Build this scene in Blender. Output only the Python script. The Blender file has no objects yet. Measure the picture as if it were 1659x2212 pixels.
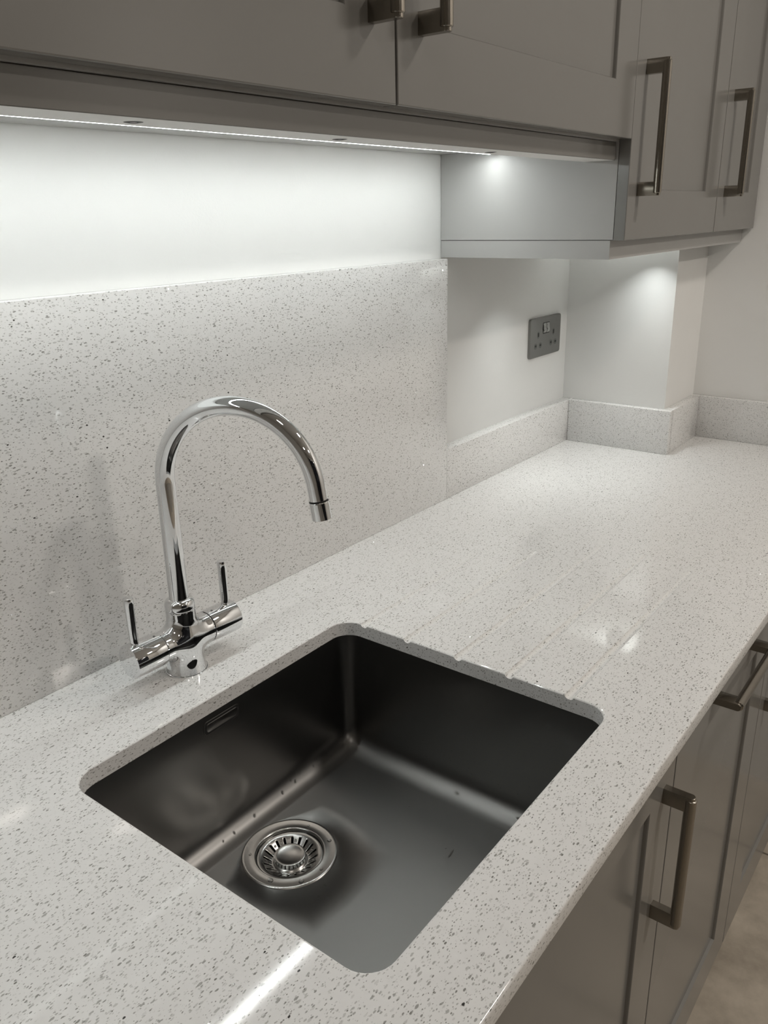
import bpy, bmesh, math, random
import numpy as np
from mathutils import Vector, Matrix
random.seed(7)
sc = bpy.context.scene
COL = sc.collection
Z0 = 0.9                      # worktop height above the floor; heights below are given from the worktop

# ---------------------------------------------------------------- camera
def make_camera():
    yaw, pitch, roll, F = 0.91021615, -0.34722657, -0.02303657, 1772.26
    fwd = Vector((math.cos(pitch)*math.sin(yaw), math.cos(pitch)*math.cos(yaw), math.sin(pitch)))
    rt = Vector((math.cos(yaw), -math.sin(yaw), 0)); up = rt.cross(fwd)
    r2 = rt*math.cos(roll) + up*math.sin(roll); u2 = -rt*math.sin(roll) + up*math.cos(roll)
    cd = bpy.data.cameras.new('camera'); cam = bpy.data.objects.new('camera', cd); COL.objects.link(cam)
    cd.sensor_fit = 'VERTICAL'; cd.sensor_height = 36.0; cd.lens = 36.0*F/2212.0
    cd.clip_start = 0.01
    m = Matrix((r2, u2, -fwd)).transposed().to_4x4()
    m.translation = Vector((-0.46738, -0.82771, 0.52115 + Z0))
    cam.matrix_world = m
    sc.camera = cam
make_camera()

# ---------------------------------------------------------------- light and exposure
sc.view_settings.view_transform = 'Standard'
sc.view_settings.look = 'None'
sc.view_settings.gamma = 1.0
sc.view_settings.use_curve_mapping = False
sc.view_settings.exposure = 0.30
w = bpy.data.worlds.new('world'); sc.world = w; w.use_nodes = True
w.node_tree.nodes['Background'].inputs[0].default_value = (0.5, 0.47, 0.42, 1)
w.node_tree.nodes['Background'].inputs[1].default_value = 0.02
LED = 43.5                    # radiance of the LED tapes
LED_COL = (0.955, 1.0, 0.985)
LED_TALL = 620.0
DOWN_COL = (1.0, 0.925, 0.845)
DOWNLIGHTS = [((0.95, -1.20, 2.385), 6.5), ((-0.55, -0.95, 2.385), 1.4), ((0.90, -2.40, 2.385), 15.0), ((-0.55, -2.50, 2.385), 2.5)]
for i, (loc, e) in enumerate(DOWNLIGHTS):
    ld = bpy.data.lights.new('downlight_lamp', 'AREA'); ld.shape = 'DISK'; ld.size = 0.20; ld.energy = e; ld.color = DOWN_COL
    lo = bpy.data.objects.new('downlight_lamp', ld); COL.objects.link(lo); lo.location = loc

# ---------------------------------------------------------------- material helpers
def mat(name, col=(0.5, 0.5, 0.5), rough=0.5, metal=0.0, spec=0.5):
    m = bpy.data.materials.new(name); m.use_nodes = True
    b = m.node_tree.nodes['Principled BSDF']
    b.inputs['Base Color'].default_value = (*col, 1); b.inputs['Roughness'].default_value = rough
    b.inputs['Metallic'].default_value = metal; b.inputs['Specular IOR Level'].default_value = spec
    return m
class NT:
    def __init__(s, m): s.m = m; s.t = m.node_tree; s.b = s.t.nodes['Principled BSDF']
    def n(s, ty, **k):
        o = s.t.nodes.new(ty)
        for a, v in k.items(): setattr(o, a, v)
        return o
    def l(s, a, b): s.t.links.new(a, b)
    def math(s, op, a, b=None, c=None, clamp=False):
        o = s.n('ShaderNodeMath', operation=op); o.use_clamp = clamp
        for i, v in enumerate((a, b, c)):
            if v is None: continue
            if isinstance(v, (int, float)): o.inputs[i].default_value = v
            else: s.l(v, o.inputs[i])
        return o.outputs[0]
    def mix(s, f, a, b):
        o = s.n('ShaderNodeMix', data_type='RGBA')
        for inp, v in ((o.inputs[0], f), (o.inputs[6], a), (o.inputs[7], b)):
            if isinstance(v, (int, float)): inp.default_value = v
            elif isinstance(v, tuple): inp.default_value = (*v, 1)
            else: s.l(v, inp)
        return o.outputs[2]
    def noise(s, scale, detail=2.0, rough=0.5, vec=None):
        o = s.n('ShaderNodeTexNoise'); o.inputs['Scale'].default_value = scale
        o.inputs['Detail'].default_value = detail; o.inputs['Roughness'].default_value = rough
        if vec is not None: s.l(vec, o.inputs['Vector'])
        return o
    def obj(s): return s.n('ShaderNodeTexCoord').outputs['Object']
    def bump(s, h, strength, dist):
        o = s.n('ShaderNodeBump'); o.inputs['Strength'].default_value = strength; o.inputs['Distance'].default_value = dist
        s.l(h, o.inputs['Height']); s.l(o.outputs[0], s.b.inputs['Normal'])

def quartz():
    m = mat('sparkling_quartz', (0.6, 0.58, 0.56), 0.065)
    N = NT(m); co = N.obj()
    # slight distortion makes the chips angular
    dn = N.noise(420, 1.0, 0.5, co)
    sub = N.n('ShaderNodeVectorMath', operation='SUBTRACT'); N.l(dn.outputs['Color'], sub.inputs[0]); sub.inputs[1].default_value = (0.5, 0.5, 0.5)
    scl = N.n('ShaderNodeVectorMath', operation='SCALE'); N.l(sub.outputs[0], scl.inputs[0]); scl.inputs['Scale'].default_value = 0.0011
    add = N.n('ShaderNodeVectorMath', operation='ADD'); N.l(co, add.inputs[0]); N.l(scl.outputs[0], add.inputs[1])
    def layer(rot, scale, aniso, keep, rad, soft):
        mp = N.n('ShaderNodeMapping'); mp.inputs['Rotation'].default_value = rot
        mp.inputs['Scale'].default_value = (1.0, aniso, aniso)
        N.l(add.outputs[0], mp.inputs['Vector'])
        v = N.n('ShaderNodeTexVoronoi', feature='F1'); v.inputs['Scale'].default_value = scale; v.inputs['Randomness'].default_value = 1.0
        N.l(mp.outputs[0], v.inputs['Vector'])
        sp = N.n('ShaderNodeSeparateColor'); N.l(v.outputs['Color'], sp.inputs[0])
        sel = N.math('LESS_THAN', sp.outputs[0], keep)
        r = N.math('MULTIPLY_ADD', sp.outputs[1], rad*0.7, rad*0.45)
        inside = N.math('DIVIDE', N.math('SUBTRACT', r, v.outputs['Distance']), soft, clamp=True)
        return N.math('MULTIPLY', sel, inside), sp.outputs[2], v
    base = N.mix(N.noise(70, 3, 0.6, co).outputs['Fac'], (0.70, 0.697, 0.688), (0.775, 0.772, 0.763))
    cols = base
    for rot, scale, an, keep, rad, tint in [
        ((0.3, 0.2, 0.4), 135, 2.4, 0.52, 0.36, (0.33, 0.325, 0.31)),
        ((1.1, 0.5, 1.7), 175, 2.2, 0.50, 0.36, (0.26, 0.255, 0.24)),
        ((0.7, 1.4, 2.6), 250, 1.9, 0.48, 0.36, (0.20, 0.195, 0.18)),
        ((0.2, 0.9, 1.1), 350, 1.8, 0.46, 0.36, (0.24, 0.235, 0.22))]:
        f, rnd, _ = layer(rot, scale, an, keep, rad, 0.10)
        f = N.math('MULTIPLY', f, N.math('MULTIPLY_ADD', N.math('POWER', rnd, 1.5), 0.85, 0.22))
        cols = N.mix(f, cols, tint)
    fd, _, _ = layer((0.5, 0.1, 0.9), 150, 1.5, 0.022, 0.24, 0.06)     # rare near-black chips
    cols = N.mix(fd, cols, (0.045, 0.042, 0.04))
    fm, _, vm = layer((1.5, 0.8, 0.3), 210, 1.2, 0.035, 0.22, 0.04)    # rare mirror flakes
    N.l(cols, N.b.inputs['Base Color'])
    cols2 = N.mix(fm, cols, (0.95, 0.95, 0.95)); N.l(cols2, N.b.inputs['Base Color'])
    N.l(N.math('MULTIPLY', fm, 0.9), N.b.inputs['Metallic'])
    geo = N.n('ShaderNodeNewGeometry')
    s2 = N.n('ShaderNodeVectorMath', operation='SUBTRACT'); N.l(vm.outputs['Color'], s2.inputs[0]); s2.inputs[1].default_value = (0.5, 0.5, 0.5)
    s3 = N.n('ShaderNodeVectorMath', operation='SCALE'); N.l(s2.outputs[0], s3.inputs[0]); N.l(N.math('MULTIPLY', fm, 1.3), s3.inputs['Scale'])
    s4 = N.n('ShaderNodeVectorMath', operation='ADD'); N.l(s3.outputs[0], s4.inputs[0]); N.l(geo.outputs['Normal'], s4.inputs[1])
    s5 = N.n('ShaderNodeVectorMath', operation='NORMALIZE'); N.l(s4.outputs[0], s5.inputs[0]); N.l(s5.outputs[0], N.b.inputs['Normal'])
    return m

def paint(name, col, rough, bump=0.0):
    m = mat(name, col, rough); N = NT(m); co = N.obj()
    f = N.noise(9, 3, 0.5, co).outputs['Fac']
    N.l(N.mix(f, tuple(c*0.97 for c in col), tuple(min(1, c*1.03) for c in col)), N.b.inputs['Base Color'])
    if bump: N.bump(N.noise(260, 3, 0.6, co).outputs['Fac'], bump, 0.0006)
    return m
def brushed(name, col, rough, stretch, amt=0.12):
    m = mat(name, col, rough, 1.0); N = NT(m)
    mp = N.n('ShaderNodeMapping'); mp.inputs['Scale'].default_value = stretch; N.l(N.obj(), mp.inputs['Vector'])
    f = N.noise(1.0, 3, 0.6, mp.outputs[0]).outputs['Fac']
    N.l(N.math('MULTIPLY_ADD', f, amt, rough-amt/2), N.b.inputs['Roughness'])
    return m

M = {}
M['quartz'] = quartz()
M['wall'] = paint('white_wall_paint', (0.80, 0.80, 0.785), 0.7, 0.25)
M['room'] = paint('room_wall_paint', (0.40, 0.385, 0.355), 0.8, 0.2)
M['ceiling'] = paint('ceiling_paint', (0.66, 0.645, 0.62), 0.8)
M['door'] = paint('light_grey_satin_lacquer', (0.198, 0.193, 0.181), 0.18)
M['carcass'] = paint('grey_cabinet_panel', (0.42, 0.417, 0.405), 0.42)
M['edge'] = paint('white_board_edge', (0.78, 0.775, 0.76), 0.5)
M['steel'] = brushed('brushed_stainless_steel', (0.205, 0.202, 0.196), 0.34, (60, 900, 60), 0.06)
N = NT(M['steel'])                               # walls are smoother than the matt-brushed floor
_g = N.n('ShaderNodeNewGeometry'); _s = N.n('ShaderNodeSeparateXYZ'); N.l(_g.outputs['Normal'], _s.inputs[0])
N.l(N.math('MULTIPLY_ADD', N.math('POWER', N.math('ABSOLUTE', _s.outputs[2]), 2.0), 0.14, 0.30), N.b.inputs['Roughness'])
M['steel_bright'] = brushed('polished_stainless_steel', (0.38, 0.376, 0.365), 0.24, (60, 60, 60), 0.04)
M['nickel'] = brushed('brushed_nickel', (0.29, 0.265, 0.228), 0.24, (90, 90, 90), 0.04)
M['chrome'] = mat('polished_chrome', (0.80, 0.81, 0.82), 0.035, 1.0)
N = NT(M['chrome']); N.l(N.math('MULTIPLY_ADD', N.noise(40, 2, 0.5, N.obj()).outputs['Fac'], 0.02, 0.02), N.b.inputs['Roughness'])
M['dark'] = mat('dark_gap', (0.012, 0.012, 0.012), 0.6)
M['baffle'] = mat('matt_black_baffle', (0.002, 0.002, 0.002), 1.0, 0.0, 0.0)
M['socket'] = brushed('brushed_steel_plate', (0.27, 0.268, 0.26), 0.36, (900, 60, 60), 0.12)
M['insert'] = paint('grey_plastic', (0.13, 0.135, 0.13), 0.45)
M['switch'] = brushed('steel_rocker', (0.48, 0.48, 0.47), 0.28, (300, 300, 300), 0.08)
M['channel'] = mat('aluminium_channel', (0.7, 0.7, 0.7), 0.35, 1.0)
M['dark_pane'] = mat('black_reflection_pane', (0.01, 0.011, 0.014), 0.04)  # near-black gloss of the added pane that darkens chrome reflections
M['water'] = mat('water', (1, 1, 1), 0.02); M['water'].node_tree.nodes['Principled BSDF'].inputs['Transmission Weight'].default_value = 1.0
M['water'].node_tree.nodes['Principled BSDF'].inputs['IOR'].default_value = 1.33

def floor_mat():
    m = mat('stone_floor_tile', (0.3, 0.27, 0.22), 0.38); N = NT(m); co = N.obj()
    a = N.noise(5, 6, 0.62, co).outputs['Fac']; b = N.noise(23, 4, 0.6, co).outputs['Fac']
    r = N.n('ShaderNodeValToRGB'); N.l(N.math('MULTIPLY_ADD', b, 0.35, N.math('MULTIPLY', a, 0.75)), r.inputs[0])
    r.color_ramp.elements[0].position = 0.36; r.color_ramp.elements[0].color = (0.27, 0.235, 0.19, 1)
    r.color_ramp.elements[1].position = 0.72; r.color_ramp.elements[1].color = (0.56, 0.50, 0.42, 1)
    br = N.n('ShaderNodeTexBrick'); br.offset = 0.0
    mp = N.n('ShaderNodeMapping'); mp.inputs['Location'].default_value = (-0.07, 0.45, 0); N.l(co, mp.inputs['Vector']); N.l(mp.outputs[0], br.inputs['Vector']); br.inputs['Scale'].default_value = 1.0
    br.inputs['Brick Width'].default_value = 0.6; br.inputs['Row Height'].default_value = 0.6
    br.inputs['Mortar Size'].default_value = 0.003; br.inputs['Mortar Smooth'].default_value = 0.1
    N.l(N.mix(br.outputs['Fac'], r.outputs[0], (0.14, 0.125, 0.10)), N.b.inputs['Base Color'])
    N.bump(br.outputs['Fac'], -0.5, 0.001)
    return m
M['floor'] = floor_mat()

def led_mat(name, strength):
    m = bpy.data.materials.new(name); m.use_nodes = True; t = m.node_tree
    for n in list(t.nodes): t.nodes.remove(n)
    tc = t.nodes.new('ShaderNodeTexCoord'); sx = t.nodes.new('ShaderNodeSeparateXYZ'); t.links.new(tc.outputs['Object'], sx.inputs[0])
    def mt(op, a, b=None):
        o = t.nodes.new('ShaderNodeMath'); o.operation = op
        for i, v in enumerate((a, b)):
            if v is None: continue
            if isinstance(v, (int, float)): o.inputs[i].default_value = v
            else: t.links.new(v, o.inputs[i])
        return o.outputs[0]
    # diodes every 8.3 mm along the tape
    c = mt('COSINE', mt('MULTIPLY', sx.outputs[0], 2*math.pi/0.0083))
    k = mt('ADD', mt('MULTIPLY', mt('MAXIMUM', c, 0.0), 1.9), 0.4)
    em = t.nodes.new('ShaderNodeEmission'); em.inputs[0].default_value = (*LED_COL, 1)
    t.links.new(mt('MULTIPLY', k, strength), em.inputs[1])
    out = t.nodes.new('ShaderNodeOutputMaterial'); t.links.new(em.outputs[0], out.inputs[0])
    return m
M['led'] = led_mat('led_tape_light', LED)
def glow(name, strength):
    m = bpy.data.materials.new(name); m.use_nodes = True; b = m.node_tree.nodes['Principled BSDF']
    b.inputs['Base Color'].default_value = (0, 0, 0, 1); b.inputs['Emission Color'].default_value = (*LED_COL, 1); b.inputs['Emission Strength'].default_value = strength
    return m
M['spot_near'] = glow('cabinet_spot_glow', LED_TALL*0.62); M['spot_far'] = glow('added_spot_glow_soft', LED_TALL*0.85)

# ---------------------------------------------------------------- object helpers
def link(name, bm, m, parent=None, smooth=None, recalc=True):
    if recalc: bmesh.ops.recalc_face_normals(bm, faces=bm.faces)
    me = bpy.data.meshes.new(name); bm.to_mesh(me); bm.free()
    if m is not None: me.materials.append(m)
    o = bpy.data.objects.new(name, me); COL.objects.link(o)
    if parent is not None: o.parent = parent
    if smooth is not None:
        me.shade_smooth(); me.set_sharp_from_angle(angle=math.radians(smooth))
    return o
def tag(o, label, cat, group=None):
    o['label'] = label; o['category'] = cat
    if group: o['group'] = group
    return o
def thing(name, label, cat, loc, group=None):
    o = bpy.data.objects.new(name, None); COL.objects.link(o); o.location = loc; o.empty_display_size = 0.05
    return tag(o, label, cat, group)
def struct(name, bm, m, smooth=None):
    o = link(name, bm, m, None, smooth); o['kind'] = 'structure'; return o
def box(bm, x0, x1, y0, y1, z0, z1, bev=0.0, seg=2):
    r = bmesh.ops.create_cube(bm, size=1.0)
    for v in r['verts']:
        v.co.x = x0 + (v.co.x+0.5)*(x1-x0); v.co.y = y0 + (v.co.y+0.5)*(y1-y0); v.co.z = z0 + (v.co.z+0.5)*(z1-z0)
    if bev:
        es = {e for v in r['verts'] for e in v.link_edges}
        bmesh.ops.bevel(bm, geom=list(es), offset=bev, segments=seg, profile=0.5, affect='EDGES', clamp_overlap=True)
def loft(bm, rings, close_u=True, cap0=False, cap1=False):
    R = [[bm.verts.new(p) for p in ring] for ring in rings]
    n = len(R[0])
    for a, b in zip(R[:-1], R[1:]):
        for i in range(n if close_u else n-1):
            j = (i+1) % n; bm.faces.new((a[i], a[j], b[j], b[i]))
    if cap0: bm.faces.new(R[0][::-1])
    if cap1: bm.faces.new(R[-1])
    return R
def lathe(bm, prof, origin=(0, 0, 0), axis=(0, 0, 1), n=48, cap0=False, cap1=False):
    ax = Vector(axis).normalized(); o = Vector(origin)
    t = Vector((1, 0, 0)) if abs(ax.x) < 0.9 else Vector((0, 1, 0))
    u = ax.cross(t).normalized(); v = ax.cross(u)
    rings = [[o + ax*h + (u*math.cos(2*math.pi*i/n) + v*math.sin(2*math.pi*i/n))*r for i in range(n)] for r, h in prof]
    return loft(bm, rings, True, cap0, cap1)
def rrect(x0, x1, y0, y1, r, z, k=8):
    pts = []
    for cx, cy, a0 in ((x1-r, y1-r, 0), (x0+r, y1-r, 90), (x0+r, y0+r, 180), (x1-r, y0+r, 270)):
        for i in range(k+1):
            a = math.radians(a0 + 90*i/k); pts.append(Vector((cx+r*math.cos(a), cy+r*math.sin(a), z)))
    # extra points along the straight sides keep the quads even
    out = []
    for i, p in enumerate(pts):
        q = pts[(i+1) % len(pts)]; out.append(p)
        if (i+1) % (k+1) == 0:
            for s in range(1, 10): out.append(p.lerp(q, s/10))
    return out
def at(o, root):                              # keep world placement when the mesh was built in world space
    o.parent = root; o.matrix_parent_inverse = Matrix.Translation(-root.location)
    return o

# ================================================================ structure
XC, XCW, XD, XDW = 1.3238, 1.3456, 1.5233, 1.5428
YW, YP, YPW, YF = 0.026, -0.2429, -0.2215, -0.6242
bm = bmesh.new(); box(bm, -2.2, XDW, -3.4, 0.15, -0.1, 0.0); struct('floor', bm, M['floor'])
bm = bmesh.new(); box(bm, -2.2, XDW, -3.4, 0.15, 2.4, 2.5); struct('ceiling', bm, M['ceiling'])
bm = bmesh.new(); box(bm, -2.2, XDW+0.1, YW, YW+0.12, 0.0, 2.4); struct('wall_back', bm, M['wall'])
bm = bmesh.new(); box(bm, XDW, XDW+0.12, -3.4, YW, 0.0, 2.4); struct('wall_right', bm, M['wall'])
bm = bmesh.new(); box(bm, XCW, XDW, YPW, YW, 0.0, 2.4); struct('wall_pillar', bm, M['wall'])
bm = bmesh.new(); box(bm, -2.3, -2.2, -3.4, YW, 0.0, 2.4); struct('wall_left', bm, M['room'])
bm = bmesh.new(); box(bm, -2.2, XDW, -3.5, -3.4, 0.0, 2.4); struct('wall_front', bm, M['room'])
# unseen dark pane on the front wall, added for dark reflections in the chrome
bm = bmesh.new(); box(bm, -1.6, 0.9, -3.40, -3.385, 0.55, 2.15); struct('reflection_pane_1', bm, M['dark_pane'])
for i, (loc, e) in enumerate(DOWNLIGHTS):
    bm = bmesh.new(); lathe(bm, [(0.102, 2.3995), (0.112, 2.3975), (0.116, 2.3995)], (loc[0], loc[1], 0), n=32)
    o = struct('trim_%d' % (i+1), bm, M['edge'], 40)

# ---------------------------------------------------------------- worktop
SX0, SX1, SY0, SY1, SR = -0.1292, 0.2975, -0.5455, -0.1605, 0.027
def prism(pts, z0, z1, bev=0):
    bm = bmesh.new()
    b = [bm.verts.new((x, y, z0)) for x, y in pts]; t = [bm.verts.new((x, y, z1)) for x, y in pts]
    bm.faces.new(b[::-1]); bm.faces.new(t)
    for i in range(len(pts)):
        j = (i+1) % len(pts); bm.faces.new((b[i], b[j], t[j], t[i]))
    if bev:
        es = [e for e in bm.edges if all(abs(v.co.y-YF) < 1e-6 for v in e.verts) and abs(e.verts[0].co.z-e.verts[1].co.z) < 1e-6]
        bmesh.ops.bevel(bm, geom=es, offset=bev, segments=4, profile=0.5, affect='EDGES')
    bmesh.ops.recalc_face_normals(bm, faces=bm.faces)
    return bm
bm = prism([(-1.3, YF), (XDW-0.0005, YF), (XDW-0.0005, YPW-0.0005), (XCW-0.0005, YPW-0.0005), (XCW-0.0005, YW-0.0005), (-1.3, YW-0.0005)], Z0-0.020, Z0, 0.0022)
worktop = link('worktop', bm, M['quartz'])
cutters = []
bm = bmesh.new()
e = 0.0015
loft(bm, [rrect(SX0, SX1, SY0, SY1, SR, Z0-0.03), rrect(SX0, SX1, SY0, SY1, SR, Z0-e), rrect(SX0-e*0.5, SX1+e*0.5, SY0-e*0.5, SY1+e*0.5, SR, Z0-e*0.35),
          rrect(SX0-e*1.4, SX1+e*1.4, SY0-e*1.4, SY1+e*1.4, SR, Z0), rrect(SX0-0.004, SX1+0.004, SY0-0.004, SY1+0.004, SR, Z0+0.004)], True, True, True)
cutters.append(link('cutter', bm, None))
for gy, gx in ((-0.1945, 0.60), (-0.2665, 0.66), (-0.3445, 0.745), (-0.4170, 0.745), (-0.4950, 0.72)):
    bm = bmesh.new(); R = 0.0062
    a = Vector((0.27, gy, Z0 + R - 0.0050)); b = Vector((gx, gy, Z0 + R - 0.0007))
    lathe(bm, [(R, 0), (R, (b-a).length)], a, b-a, 40, True, True)
    cutters.append(link('cutter', bm, None))
for c in cutters:
    md = worktop.modifiers.new('b', 'BOOLEAN'); md.operation = 'DIFFERENCE'; md.object = c; md.solver = 'EXACT'
dg = bpy.context.evaluated_depsgraph_get(); dg.update()
me = bpy.data.meshes.new_from_object(worktop.evaluated_get(dg))
worktop.modifiers.clear(); worktop.data = me
for c in cutters: bpy.data.objects.remove(c)
me.shade_smooth(); me.set_sharp_from_angle(angle=math.radians(25))
topv = [False]*len(me.edges); ekey = {k: i for i, k in enumerate(me.edge_keys)}
for p in me.polygons:
    if abs(p.normal.z) > 0.99995:
        for k in p.edge_keys: topv[ekey[k]] = True
sh = me.attributes.get('sharp_edge') or me.attributes.new('sharp_edge', 'BOOLEAN', 'EDGE')
for i, t in enumerate(topv):
    if t: sh.data[i].value = True
tag(worktop, 'pale grey speckled quartz worktop with sink cut-out and routed drainer grooves', 'worktop')

# splashback and upstands
XS, HS, HU = 0.7974, 0.4466, 0.0991
def slab(name, x0, x1, y0, y1, h, label, cat):
    bm = bmesh.new(); box(bm, x0, x1, y0, y1, Z0, Z0+h, 0.0012, 2)
    return tag(link(name, bm, M['quartz'], None, 40), label, cat)
slab('splashback', -1.3, XS, 0.0, YW-0.0002, HS, 'tall speckled quartz splashback panel behind the tap', 'splashback')
slab('upstand', XS+0.0003, XCW-0.0005, 0.0, YW-0.0002, HU, 'low speckled quartz upstand below the wall socket', 'upstand')
slab('upstand', XC, XCW-0.0005, YP, -0.0003, HU, 'low quartz upstand across the left-facing side of the wall pillar', 'upstand')
slab('upstand', XCW-0.0003, XD, YP, YPW-0.0005, HU, 'short quartz upstand on the pillar front, right of its corner', 'upstand')
slab('upstand', XD+0.0003, XDW-0.0005, YF+0.002, YPW-0.0005, HU, 'low quartz upstand on the end wall right of the pillar', 'upstand')

# ================================================================ sink
sink = thing('sink', 'rectangular undermounted stainless steel sink bowl with drain flange and overflow', 'sink', (0.084, -0.353, Z0-0.2))
DC = (0.0830, -0.2440); DR = 0.0575; ZB = Z0-0.2005
def sink_mesh():
    bm = bmesh.new(); K = 8
    x0, x1, y0, y1 = SX0-0.0015, SX1+0.002, SY0-0.0015, SY1+0.002
    rings = [rrect(x0-0.02, x1+0.02, y0-0.02, y1+0.02, 0.04, Z0-0.0212, K), rrect(x0-0.002, x1+0.002, y0-0.002, y1+0.002, 0.026, Z0-0.0212, K),
             rrect(x0-0.0004, x1+0.0004, y0-0.0004, y1+0.0004, 0.0245, Z0-0.0216, K), rrect(x0, x1, y0, y1, 0.024, Z0-0.0232, K)]
    for d in (0.06, 0.12): rings.append(rrect(x0, x1, y0, y1, 0.024-0.006*(d/0.12), Z0-d, K))
    rf = 0.030
    for i in range(0, 11):
        a = math.pi/2*i/10; ins = rf*(1-math.cos(a)); z = ZB+rf - rf*math.sin(a)
        rings.append(rrect(x0+ins, x1-ins, y0+ins, y1-ins, max(0.004, 0.018-ins*0.3), z, K))
    last = rings[-1]
    circ = []
    for p in last:
        d = Vector((p.x-DC[0], p.y-DC[1])).normalized(); circ.append(Vector((DC[0]+d.x*DR, DC[1]+d.y*DR, ZB)))
    for s in (0.015, 0.03, 0.25, 0.5, 0.75, 1.0):
        rings.append([p.lerp(q, s) for p, q in zip(last, circ)])
    loft(bm, rings)
    return bm
bowl = link('bowl', sink_mesh(), M['steel'], None, 50); at(bowl, sink)
md = bowl.modifiers.new('thick', 'SOLIDIFY'); md.thickness = 0.0012; md.offset = -1
# drain flange
bm = bmesh.new()
lathe(bm, [(0.0585, -0.0004), (0.0578, 0.0006), (0.0565, 0.0016), (0.0545, 0.0014), (0.0500, 0.0009), (0.0435, 0.0007), (0.0425, 0.0010), (0.0413, 0.0006), (0.0405, -0.0012), (0.0400, -0.006), (0.0390, -0.022), (0.0375, -0.05), (0.001, -0.055)], (DC[0], DC[1], ZB), n=96)
fl = at(link('drain_flange', bm, M['steel_bright'], None, 60), sink)
# overflow on the back wall
def rr_xz(x0, x1, z0, z1, r, y):
    return [Vector((p.x, y, p.y)) for p in rrect(x0, x1, z0, z1, r, 0, 6)]
yw = SY1+0.002
X0, X1, ZA, ZT = 0.0425, 0.0985, Z0-0.0475, Z0-0.0300
bm = bmesh.new(); loft(bm, [rr_xz(X0, X1, ZA, ZT, 0.0055, yw+0.001), rr_xz(X0, X1, ZA, ZT, 0.0055, yw-0.0005), rr_xz(X0+0.0006, X1-0.0006, ZA+0.0006, ZT-0.0006, 0.005, yw-0.0005), rr_xz(X0+0.0006, X1-0.0006, ZA+0.0006, ZT-0.0006, 0.005, yw-0.0002)])
ov = at(link('overflow_rim', bm, M['steel'], None, 40), sink)
bm = bmesh.new(); loft(bm, [rr_xz(X0+0.0006, X1-0.0006, ZA+0.0006, ZT-0.0006, 0.005, yw-0.0003)], True, True)
at(link('overflow_slot', bm, M['dark'], None), sink)
bm = bmesh.new(); loft(bm, [rr_xz(X0+0.0034, X1-0.0034, ZA+0.0032, ZT-0.0032, 0.004, yw+0.001), rr_xz(X0+0.0034, X1-0.0034, ZA+0.0032, ZT-0.0032, 0.004, yw-0.0007), rr_xz(X0+0.0039, X1-0.0039, ZA+0.0037, ZT-0.0037, 0.0035, yw-0.0010)], True, False, True)
at(link('overflow_cover', bm, M['steel'], None, 40), sink)

# basket strainer in the drain
st = thing('basket_strainer', 'round slotted steel basket strainer sitting in the sink drain', 'strainer', (DC[0], DC[1], ZB-0.012))
def strainer():
    bm = bmesh.new(); n = 200
    prof = [(0.0395, -0.0050), (0.0392, -0.0036), (0.0380, -0.0034), (0.0345, -0.0045), (0.0325, -0.0055), (0.0300, -0.0072), (0.0265, -0.0098), (0.0232, -0.0118), (0.0215, -0.0122), (0.0200, -0.0116), (0.0188, -0.0085)]
    rings = [[Vector((r*math.cos(2*math.pi*i/n), r*math.sin(2*math.pi*i/n), 0.012+h)) for i in range(n)] for r, h in prof]
    V = [[bm.verts.new(p) for p in ring] for ring in rings]
    for k in range(len(V)-1):
        for i in range(n):
            if 4 <= k <= 6 and (i % 10) in (0, 1, 2): continue          # twenty radial slots
            j = (i+1) % n; bm.faces.new((V[k][i], V[k][j], V[k+1][j], V[k+1][i]))
    return bm
o = link('strainer_basket', strainer(), M['steel_bright'], st, 60)
md = o.modifiers.new('thick', 'SOLIDIFY'); md.thickness = 0.0009; md.offset = 0
bm = bmesh.new(); lathe(bm, [(0.0190, 0.000), (0.0190, 0.0060), (0.0186, 0.0074), (0.0176, 0.0078), (0.0150, 0.0070), (0.0100, 0.0060), (0.0050, 0.0055), (0.0004, 0.0054)], (0, 0, 0.0022), n=64, cap1=True)
link('centre_cap', bm, M['steel_bright'], st, 50)
bm = bmesh.new(); lathe(bm, [(0.0360, -0.014), (0.0005, -0.016)], (0, 0, 0.0), n=48, cap1=True)
link('dark_sump', bm, M['dark'], st, 50)

# ================================================================ tap
TX, TY = 0.0840, -0.0854
tap = thing('kitchen_tap', 'chrome two-handle mixer tap with tall curved swan-neck spout', 'tap', (TX, TY, Z0))
tap.rotation_euler = (0, 0, math.radians(-2.8))
ZH = 0.0426
def body_sdf(P):
    x, y, z = P[..., 0], P[..., 1], P[..., 2]
    rxy = np.sqrt(x*x+y*y)
    rad = np.where(z < 0.034, 0.0205 + 0.0045*np.clip((0.034-z)/0.034, 0, 1)**1.6, 0.0205 - 0.0027*np.clip((z-0.034)/0.03, 0, 1))
    d1 = np.maximum(rxy-rad, np.maximum(-z, z-0.0822))
    r2 = np.sqrt(y*y+(z-ZH)**2)
    d2 = np.maximum(r2-0.0192, np.abs(x)-0.0345)
    k = 0.013
    h = np.clip(0.5+0.5*(d2-d1)/k, 0, 1)
    return d2*(1-h)+d1*h-k*h*(1-h)
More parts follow.
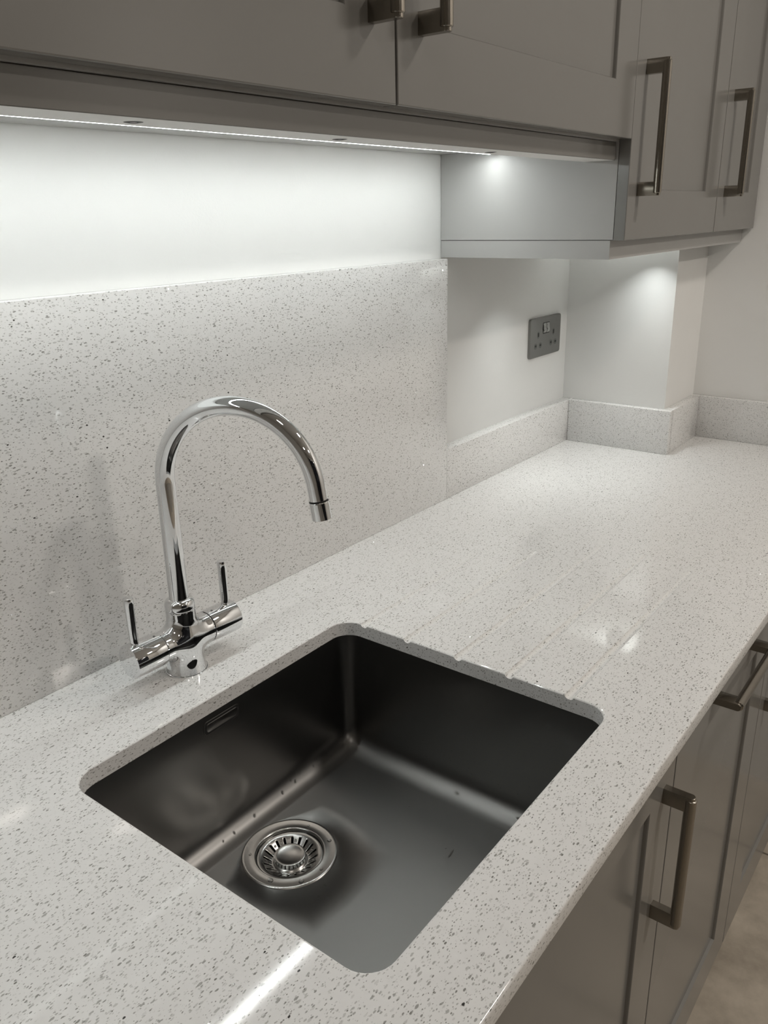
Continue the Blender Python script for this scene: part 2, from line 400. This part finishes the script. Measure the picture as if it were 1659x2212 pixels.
def surface_nets(f, lo, hi, s):
    ax = [np.arange(lo[i], hi[i]+s, s) for i in range(3)]
    G = np.stack(np.meshgrid(*ax, indexing='ij'), -1); D = f(G); S = D < 0
    nx, ny, nz = D.shape
    c = np.zeros((nx-1, ny-1, nz-1), int)
    for a in (0, 1):
        for b in (0, 1):
            for d in (0, 1): c += S[a:nx-1+a, b:ny-1+b, d:nz-1+d]
    act = (c > 0) & (c < 8); idx = -np.ones(act.shape, int); idx[act] = np.arange(act.sum())
    P = G[:-1, :-1, :-1][act] + s/2
    for _ in range(12):
        e = s*0.05; d = f(P); g = np.stack([(f(P+np.eye(3)[i]*e)-f(P-np.eye(3)[i]*e))/(2*e) for i in range(3)], -1)
        gn = (g*g).sum(-1, keepdims=True)+1e-9; P = P - np.clip(d[:, None]*g/gn, -s, s)*0.7
    F = []
    for axis in range(3):
        A = S.take(range(S.shape[axis]-1), axis); B = S.take(range(1, S.shape[axis]), axis)
        for i, j, k in np.argwhere(A != B):
            o = [(i, j, k)]; u, v = [(1, 2), (2, 0), (0, 1)][axis]
            q = []
            ok = True
            for du, dv in ((0, 0), (-1, 0), (-1, -1), (0, -1)):
                t = [i, j, k]; t[u] += du; t[v] += dv
                if min(t) < 0 or any(t[m] >= idx.shape[m] for m in range(3)) or idx[tuple(t)] < 0: ok = False; break
                q.append(idx[tuple(t)])
            if ok: F.append(q if A[i, j, k] else q[::-1])
    return P, F
P, F = surface_nets(body_sdf, (-0.0365, -0.0285, -0.002), (0.0365, 0.0285, 0.0845), 0.0011)
me = bpy.data.meshes.new('tap_body'); me.from_pydata(P.tolist(), [], F); me.materials.append(M['chrome'])
o = bpy.data.objects.new('tap_body', me); COL.objects.link(o); o.parent = tap
me.shade_smooth(); me.set_sharp_from_angle(angle=math.radians(45))
bm = bmesh.new(); lathe(bm, [(0.0165, 0.0815), (0.0176, 0.0826), (0.0180, 0.0832), (0.0181, 0.0846), (0.0180, 0.0885), (0.0174, 0.0915), (0.0162, 0.0938), (0.0146, 0.0952), (0.0128, 0.0960), (0.0112, 0.0964)], n=64)
link('spout_collar', bm, M['chrome'], tap, 60)
bm = bmesh.new(); lathe(bm, [(0.0250, 0.0), (0.0258, 0.0), (0.0258, 0.0014), (0.0250, 0.0016)], n=64); link('base_ring', bm, M['chrome'], tap, 50)
# spout
PHI = math.radians(-71.4+2.8); RR = 0.0937; ZC = 0.2403; TE = 3.0
def spt(s):                                     # s in metres along the centre line from the collar
    d = Vector((math.cos(PHI), math.sin(PHI), 0))
    L0 = ZC-0.090
    if s < L0: return Vector((0, 0, 0.090+s)), Vector((0, 0, 1))
    th = (s-L0)/RR
    def arc(t): return d*(RR*(1-math.cos(t)))+Vector((0, 0, ZC+RR*math.sin(t)))
    def tan(t): return (d*math.sin(t)+Vector((0, 0, math.cos(t)))).normalized()
    if th <= TE: return arc(th), tan(th)
    return arc(TE)+tan(TE)*(s-L0-TE*RR), tan(TE)
LT = ZC-0.090+TE*RR
def tube(bm, s0, s1, rf, n=160, m=48, cap0=False, cap1=False):
    side = Vector((-math.sin(PHI), math.cos(PHI), 0)); rings = []
    for i in range(n+1):
        s = s0+(s1-s0)*i/n; p, t = spt(s); b = t.cross(side).normalized(); r = rf(i/n)
        rings.append([p+(side*math.cos(2*math.pi*k/m)+b*math.sin(2*math.pi*k/m))*r for k in range(m)])
    loft(bm, rings, True, cap0, cap1)
bm = bmesh.new(); tube(bm, 0, LT+0.018, lambda f: 0.0117-0.0016*f, 220); link('spout', bm, M['chrome'], tap, 60)
bm = bmesh.new(); tube(bm, LT+0.0185, LT+0.0380, lambda f: 0.0110 if f > 0.03 else 0.0106, 30, 48)
tube(bm, LT+0.0380, LT+0.0382, lambda f: 0.0110-0.0014*f, 2, 48); tube(bm, LT+0.0382, LT+0.0300, lambda f: 0.0096, 2, 48, False, True)
link('aerator', bm, M['chrome'], tap, 40)
bm = bmesh.new(); tube(bm, LT+0.0165, LT+0.0190, lambda f: 0.0102, 2, 48); link('aerator_seam', bm, M['dark'], tap, 40)
for s in (-1, 1):
    ax = (s, 0, 0)
    bm = bmesh.new(); lathe(bm, [(0.0186, 0.0325), (0.0186, 0.0365)], (0, 0, ZH), ax, 48); link('seam_ring', bm, M['dark'], tap, 40)
    bm = bmesh.new(); lathe(bm, [(0.0180, 0.0352), (0.0196, 0.0353), (0.0201, 0.0358), (0.0205, 0.0420), (0.0208, 0.0752), (0.0204, 0.0764), (0.0198, 0.0768), (0.0185, 0.0769)], (0, 0, ZH), ax, 64, False, True)
    h = link('handle', bm, M['chrome'], tap, 35)
    bm = bmesh.new(); lx = 0.0665*s
    lathe(bm, [(0.0062, -0.004), (0.0052, 0.0005), (0.0049, 0.0025), (0.0051, 0.008), (0.0058, 0.050), (0.0059, 0.0570), (0.0056, 0.0578), (0.0050, 0.0580)], (lx, 0, ZH+0.0203), (0.012*s, 0.0, 1), 40, False, True)
    lv = link('lever', bm, M['chrome'], h, 40)
    bm = bmesh.new(); lathe(bm, [(0.0015, 0.0), (0.0015, 0.0003)], (0.0425*s, -0.0035, ZH+0.02010), (0, -0.17, 1), 20, False, True)
    link('indicator_dot', bm, M['insert'], h, 40)

# ================================================================ shaker doors and cabinets
def shaker(x0, x1, z0, z1, yf, t=0.018, st=0.072, rec=0.0048):
    bm = bmesh.new()
    def ring(a, y): return [bm.verts.new((x0+a, y, z0+a)), bm.verts.new((x1-a, y, z0+a)), bm.verts.new((x1-a, y, z1-a)), bm.verts.new((x0+a, y, z1-a))]
    e = 0.0013
    R = [ring(0, yf+t), ring(0, yf+e), ring(e*0.3, yf+e*0.3), ring(e, yf), ring(st, yf), ring(st+e*0.5, yf+e*0.4), ring(st+e, yf+e*1.2), ring(st+e+0.0012, yf+rec)]
    for a, b in zip(R[:-1], R[1:]):
        for i in range(4): bm.faces.new((a[i], a[(i+1) % 4], b[(i+1) % 4], b[i]))
    bm.faces.new(R[0]); bm.faces.new(R[-1])
    return bm
def handle_mesh(L=0.188, proud=0.0360):         # vertical bar handle, base at y=0, reaching to -y, centred on x and z
    bm = bmesh.new(); rc = 0.0050; yc = -(proud-0.0065)
    for s in (-1, 1):
        z0, z1 = sorted((s*L/2, s*(L/2-0.0200)))
        ring = [(-rc, 0.0), (-rc, yc)] + [(-rc*math.cos(a), yc-rc*math.sin(a)) for a in [math.pi*i/14 for i in range(1, 14)]] + [(rc, yc), (rc, 0.0)]
        e = 0.0005
        loft(bm, [[Vector((x*0.94, y*0.985, z0)) for x, y in ring], [Vector((x, y, z0+e)) for x, y in ring], [Vector((x, y, z1-e)) for x, y in ring], [Vector((x*0.94, y*0.985, z1)) for x, y in ring]], True, True, True)
    Lb = L/2-0.0040
    lathe(bm, [(0.0052, -Lb-0.0004), (0.0060, -Lb), (0.0065, -Lb+0.0006), (0.0065, Lb-0.0006), (0.0060, Lb), (0.0052, Lb+0.0004)], (0, yc, 0), (0, 0, 1), 40, True, True)
    bmesh.ops.recalc_face_normals(bm, faces=bm.faces)
    return bm
hm = handle_mesh(); HME = bpy.data.meshes.new('handle'); hm.to_mesh(HME); hm.free(); HME.materials.append(M['nickel']); HME.shade_smooth(); HME.set_sharp_from_angle(angle=math.radians(35))
def handle(door, root, x, y, zc, horizontal=False):
    o = bpy.data.objects.new('handle', HME); COL.objects.link(o); o.parent = door
    o.location = Vector((x, y, zc)) - root.location
    if horizontal: o.rotation_euler = (0, math.pi/2, 0)
    return o
def put(root, bm, name, m, smooth=None):        # world-space mesh shifted to the root's local space
    bmesh.ops.translate(bm, verts=bm.verts, vec=-root.location)
    return link(name, bm, m, root, smooth)
def carcass_mesh(x0, x1, y0, y1, z0, z1, t=0.018, top=True):
    bm = bmesh.new()
    box(bm, x0, x0+t, y0, y1, z0, z1); box(bm, x1-t, x1, y0, y1, z0, z1)
    box(bm, x0+t, x1-t, y0, y1, z0, z0+t); box(bm, x0+t, x1-t, y1-0.008, y1, z0+t, z1)
    if top: box(bm, x0+t, x1-t, y0, y1-0.008, z1-t, z1)
    return bm
YD = -0.3134; ZTOP = Z0+1.196
ZBD, ZTB = Z0+0.6191, Z0+0.4763
wc = thing('wall_cabinet', 'shallow double-door grey wall cabinet above the tap and splashback', 'cabinet', (0.23, -0.13, Z0+0.6155))
put(wc, carcass_mesh(-0.353, 0.8125, -0.2945, YW-0.001, Z0+0.6165, ZTOP), 'carcass', M['carcass'])
SE = 0.2295
for x0, x1, hx in ((-0.353, SE-0.0013, SE-0.0370), (SE+0.0013, 0.8127, SE+0.0400)):
    d = put(wc, shaker(x0, x1, ZBD, ZTOP, YD), 'door', M['door'], 20)
    handle(d, wc, hx, YD, Z0+0.682+0.094)
wl = thing('wall_cabinet', 'unseen grey wall cabinet left of the double-door one, added for the lighting', 'cabinet', (-0.65, -0.13, Z0+0.6155))  # out of view; added to carry more strip light and block left downlights
put(wl, carcass_mesh(-0.945, -0.354, -0.2945, YW-0.001, Z0+0.6165, ZTOP), 'carcass', M['carcass'])
d = put(wl, shaker(-0.9445, -0.3545, ZBD, ZTOP, YD), 'door', M['door'], 20); handle(d, wl, -0.905, YD, Z0+0.776)
XK = 0.8128
tc = thing('wall_cabinet', 'taller single-door grey wall cabinet whose lit side panel faces the tap', 'cabinet', (1.03, -0.13, ZTB))
put(tc, carcass_mesh(XK, 1.2560, -0.2945, YW-0.001, ZTB+0.0008, ZTOP), 'carcass', M['carcass'])
d = put(tc, shaker(0.8131, 1.2545, ZTB, ZTOP, YD), 'door', M['door'], 20); handle(d, tc, 0.8535, YD, Z0+0.634)
tc2 = thing('wall_cabinet', 'narrow grey wall cabinet at the far right against the end wall', 'cabinet', (1.40, -0.25, ZTB))
put(tc2, carcass_mesh(1.2565, XDW-0.002, -0.2945, YPW-0.001, ZTB+0.0008, ZTOP), 'carcass', M['carcass'])
d = put(tc2, shaker(1.2572, XDW-0.003, ZTB, ZTOP, YD), 'door', M['door'], 20); handle(d, tc2, 1.2995, YD, Z0+0.634)

# pelmets below the cabinets
ZPB = Z0+0.5912
pel = thing('light_pelmet', 'long grey pelmet board under the shallow cabinet hiding the strip light', 'pelmet', (0.23, -0.266, ZPB))
bm = bmesh.new(); box(bm, -0.945, XK-0.0006, -0.2898, -0.2412, ZPB, Z0+0.6160, 0.0006, 1); b = put(pel, bm, 'board', M['door'], 30); b.data.materials.append(M['edge'])
for f in b.data.polygons:
    if f.normal.z < -0.9: f.material_index = 1
for x, y in ((-0.0388, -0.2635), (0.2009, -0.2645), (0.4915, -0.2626)):
    bm = bmesh.new(); lathe(bm, [(0.0075, 0.0003), (0.0045, -0.0002), (0.0038, -0.0001), (0.0034, 0.0004), (0.0003, 0.0004)], (x, y, ZPB-0.0003), n=24)
    put(pel, bm, 'screw_head', M['dark'], 30)
p2 = thing('light_pelmet', 'short grey pelmet wrapping the corner under the taller cabinets', 'pelmet', (1.18, -0.27, Z0+0.4477))
bm = bmesh.new(); zs = (Z0+0.4477, ZTB-0.0002)
pts = [(XK+0.0009, -0.2901), (XDW-0.001, -0.2901), (XDW-0.001, -0.2412), (0.8628, -0.2412), (0.8628, YW-0.001), (XK+0.0009, YW-0.001)]
loft(bm, [[Vector((x, y, z)) for x, y in pts] for z in zs], True, True, True)
put(p2, bm, 'board', M['carcass'], 30)

# LED strips (aluminium channel + glowing tape facing down)
def led(x0, x1, y, z, m, label):
    t = thing('led_strip', label, 'strip light', ((x0+x1)/2, y, z))
    bm = bmesh.new(); box(bm, x0, x1, y-0.0085, y+0.0085, z+0.0008, z+0.0030); box(bm, x0, x1, y-0.0085, y-0.0068, z-0.0001, z+0.0025); box(bm, x0, x1, y+0.0068, y+0.0085, z-0.0001, z+0.0025)
    put(t, bm, 'channel', M['channel'])
    bm = bmesh.new(); n = 100
    for i in range(n):
        a = x0+(x1-x0)*i/n; b = x0+(x1-x0)*(i+1)/n
        arc = [(y-0.0045*math.cos(t), z-0.0011*math.sin(t)) for t in [math.pi*q/6 for q in range(7)]]   # domed diffuser
        for (ya, za), (yb_, zb) in zip(arc[:-1], arc[1:]):
            f = bm.faces.new([bm.verts.new(c) for c in ((a, ya, za), (a, yb_, zb), (b, yb_, zb), (b, ya, za))])
            f.normal_update()
            if f.normal.z > 0: f.normal_flip()
    bmesh.ops.translate(bm, verts=bm.verts, vec=-t.location)
    link('led_tape', bm, m, t, recalc=False)
led(-0.940, 0.797, -0.0819, Z0+0.6113, M['led'], 'glowing white LED strip under the shallow cabinet above the splashback')  # left stretch runs on unseen, added to brighten the near-left worktop
def puck(x, y, m, label):
    t = thing('cabinet_spotlight', label, 'light', (x, y, ZTB))
    bm = bmesh.new(); lathe(bm, [(0.0130, -0.0232), (0.0150, -0.0240), (0.0225, -0.0235), (0.0235, -0.0225), (0.0235, 0.0)], n=48)
    link('spotlight_body', bm, M['insert'], t, 40)
    bm = bmesh.new(); lathe(bm, [(0.0125, -0.0005), (0.0130, -0.0232)], n=48); link('baffle', bm, M['baffle'], t, 40)
    bm = bmesh.new(); lathe(bm, [(0.0124, -0.0012), (0.0002, -0.0012)], n=32, cap1=True)
    for f in bm.faces:
        f.normal_update()
        if f.normal.z > 0: f.normal_flip()
    link('lamp_disc', bm, m, t, recalc=False)
puck(1.280, -0.180, M['spot_near'], 'small recessed spotlight under the taller cabinets close to the pillar')
puck(1.020, -0.110, M['spot_far'], 'small added spotlight, unseen under the taller cabinets nearer the splashback')  # second, unseen source added to brighten the socket wall

# base cabinets
YB = -0.604; ZB0, ZB1 = Z0-0.745, Z0-0.0235
def base(x0, x1, label, hx=None, hz=None, horiz=False, y1=YW-0.001):
    t = thing('base_cabinet', label, 'cabinet', ((x0+x1)/2, -0.3, ZB0))
    put(t, carcass_mesh(x0, x1, YB+0.019, y1, ZB0, Z0-0.0205, top=False), 'carcass', M['carcass'])
    d = put(t, shaker(x0+0.0012, x1-0.0012, ZB0+0.001, ZB1-0.001, YB, st=0.076), 'door', M['door'], 20)
    if hx is not None: handle(d, t, hx, YB, hz, horiz)
base(-0.842, -0.2405, 'grey base cabinet at the near left beyond the sink cabinet', -0.80, Z0-0.187)
base(-0.240, 0.3600, 'grey shaker base cabinet directly below the sink with upright bar handle', 0.3265, Z0-0.187)
base(0.3605, 0.7990, 'grey shaker unit right of the sink cabinet with horizontal bar handle', 0.585, Z0-0.0665, True)
base(0.7995, 1.2420, 'grey base cabinet third along, upright handle cut by the right frame edge', 0.8410, Z0-0.1735)
base(1.2425, XDW-0.002, 'grey base cabinet in the far corner under the worktop end', 1.285, Z0-0.187, False, YPW-0.002)
bm = bmesh.new(); box(bm, -0.842, XDW-0.002, -0.555, -0.538, 0.0, ZB0-0.0005); tag(link('plinth', bm, M['carcass']), 'grey plinth board along the floor below the base cabinets', 'plinth')

# ================================================================ wall socket
so = thing('double_socket', 'brushed steel double wall socket with two rocker switches on the white wall', 'socket', (1.2292, YW, Z0+0.2586))
def xz(x0, x1, z0, z1, r, y, k=6): return [Vector((p.x, y, p.y)) for p in rrect(x0, x1, z0, z1, r, 0, k)]
bm = bmesh.new(); a, b = 0.073, 0.043
loft(bm, [xz(-a, a, -b, b, 0.006, 0), xz(-a, a, -b, b, 0.006, -0.0045), xz(-a+0.0006, a-0.0006, -b+0.0006, b-0.0006, 0.0056, -0.0056), xz(-a+0.002, a-0.002, -b+0.002, b-0.002, 0.005, -0.0060)], True, True, True)
link('face_plate', bm, M['socket'], so, 40)
def hole(x, z, w, h, name='pin_hole', m=None, y=-0.0064, par=so, r=0.0012):
    bm = bmesh.new(); loft(bm, [xz(x-w/2, x+w/2, z-h/2, z+h/2, min(r, w*0.49, h*0.49), -0.0058), xz(x-w/2, x+w/2, z-h/2, z+h/2, min(r, w*0.49, h*0.49), y)], True, False, True)
    return link(name, bm, m or M['dark'], par, 40)
for cx in (-0.0365, 0.0365):
    for dx, dz, w, h, iw, ih in ((0.0, 0.006, 0.0045, 0.0085, 0.0095, 0.0150), (-0.0111, -0.0175, 0.0062, 0.0042, 0.0125, 0.0125), (0.0111, -0.0175, 0.0062, 0.0042, 0.0125, 0.0125)):
        ins = hole(cx+dx, dz, iw, ih, 'socket_insert', M['insert'], -0.0062, so, 0.0050)
        hole(cx+dx, dz+0.0005, w, h, 'pin_hole', M['dark'], -0.0066, ins)
for sx in (-0.0075, 0.0075):
    bm = bmesh.new(); w = 0.0062
    pts = [(-0.0060, 0.0295), (-0.0066, 0.0290), (-0.0088, 0.0130), (-0.0060, 0.0075)]
    loft(bm, [[Vector((sx-w, y, z)) for y, z in pts], [Vector((sx+w, y, z)) for y, z in pts]], True, True, True)
    sw = link('rocker_switch', bm, M['switch'], so)
hole(0.0, 0.0185, 0.0300, 0.0245, 'switch_recess', M['dark'], -0.0063)

# ================================================================ water drops in the sink
def drop_mesh():
    bm = bmesh.new(); bmesh.ops.create_uvsphere(bm, u_segments=14, v_segments=8, radius=1.0)
    for v in bm.verts:
        v.co.z = v.co.z*0.75 if v.co.z > 0 else v.co.z*0.15
    me = bpy.data.meshes.new('water_drop'); bm.to_mesh(me); bm.free(); me.materials.append(M['water']); me.shade_smooth(); return me
DM = drop_mesh()
def drop(p, n, sx, sy, ang, label, group):
    o = bpy.data.objects.new('water_drop', DM); COL.objects.link(o)
    q = Vector((0, 0, 1)).rotation_difference(Vector(n)); o.rotation_mode = 'QUATERNION'
    from mathutils import Quaternion
    o.rotation_quaternion = q @ Quaternion((0, 0, 1), ang)
    o.location = Vector(p)+Vector(n).normalized()*0.0001; o.scale = (sx, sy, min(sx, sy)*0.8)
    tag(o, label, 'water drop', group)
yb = SY1+0.002; xr = SX1+0.002
rf = 0.030
def fil_back(x, a): return (x, yb-rf*(1-math.cos(a)), ZB+rf-rf*math.sin(a)), (0, -math.cos(a), math.sin(a))
def fil_right(y, a): return (xr-rf*(1-math.cos(a)), y, ZB+rf-rf*math.sin(a)), (-math.cos(a), 0, math.sin(a))
for x, a, s in ((0.222, 0.5, 1.0), (0.213, 0.7, .8), (0.188, 0.6, 1.0), (0.176, 0.75, 1.3), (0.170, 0.6, .8), (0.150, 0.8, 1.3), (0.098, 0.85, 1.3), (0.062, 0.9, 1.1), (0.044, 0.9, .8)):
    p, n = fil_back(x, a); drop(p, n, 0.0022*s, 0.0014*s, random.uniform(0.8, 2.2), 'small water drop on the rounded rear edge of the sink floor', 'water drops along the rear edge of the sink floor')
for y, a, s in ((-0.262, 0.6, .7), (-0.285, 0.45, .8), (-0.293, 0.4, .9), (-0.352, 0.95, 1.7), (-0.338, 0.8, .6), (-0.400, 0.35, .9), (-0.408, 0.3, .8), (-0.442, 0.85, 1.4)):
    p, n = fil_right(y, a); drop(p, n, 0.0022*s, 0.0013*s, random.uniform(1.0, 2.0), 'small water drop on the bright rounded right edge of the sink floor', 'water drops along the right edge of the sink floor')
for i in range(26):
    y = random.uniform(-0.46, -0.24); z = Z0-0.172+0.03*random.random()**1.5; s = random.uniform(0.35, 0.6)
    drop((xr, y, z), (-1, 0, 0), 0.0020*s, 0.0012*s, random.uniform(1.2, 1.9), 'tiny water speck on the right-hand sink wall', 'water specks on the right-hand sink wall')
for dx, dy, s in ((-0.046, -0.013, 1.6), (-0.026, -0.043, 1.5), (0.043, -0.026, 1.2), (0.002, -0.049, 1.0), (-0.031, 0.036, .8), (0.047, 0.012, .8)):
    drop((DC[0]+dx, DC[1]+dy, ZB+0.0009), (0, 0, 1), 0.0024*s, 0.0020*s, random.random()*3, 'water drop on the flat metal ring around the strainer', 'water drops on the drain ring')
for k in (1, 3, 4, 7, 9, 12, 15, 16, 18):
    a = 2*math.pi*(k+0.65)/20; r = 0.0285
    drop((DC[0]+r*math.cos(a), DC[1]+r*math.sin(a), ZB-0.0074), (-0.3*math.cos(a), -0.3*math.sin(a), 1), 0.0019, 0.0016, a, 'water drop between the slots of the strainer', 'water drops on the strainer')
for x, y, s, a in ((0.052, -0.318, 1.2, 0.5), (0.070, -0.312, .9, 1.0), (0.058, -0.326, .8, 2.0), (0.20, -0.392, .7, 0), (0.235, -0.312, .7, 1)):
    drop((x, y, ZB), (0, 0, 1), 0.0020*s, 0.0014*s, a, 'flat water drop on the steel sink floor', 'water drops on the sink floor')
drop((0.196, -0.402, ZB), (0, 0, 1), 0.0078, 0.0013, 0.15, 'long thin streak of water on the right of the sink floor', None)
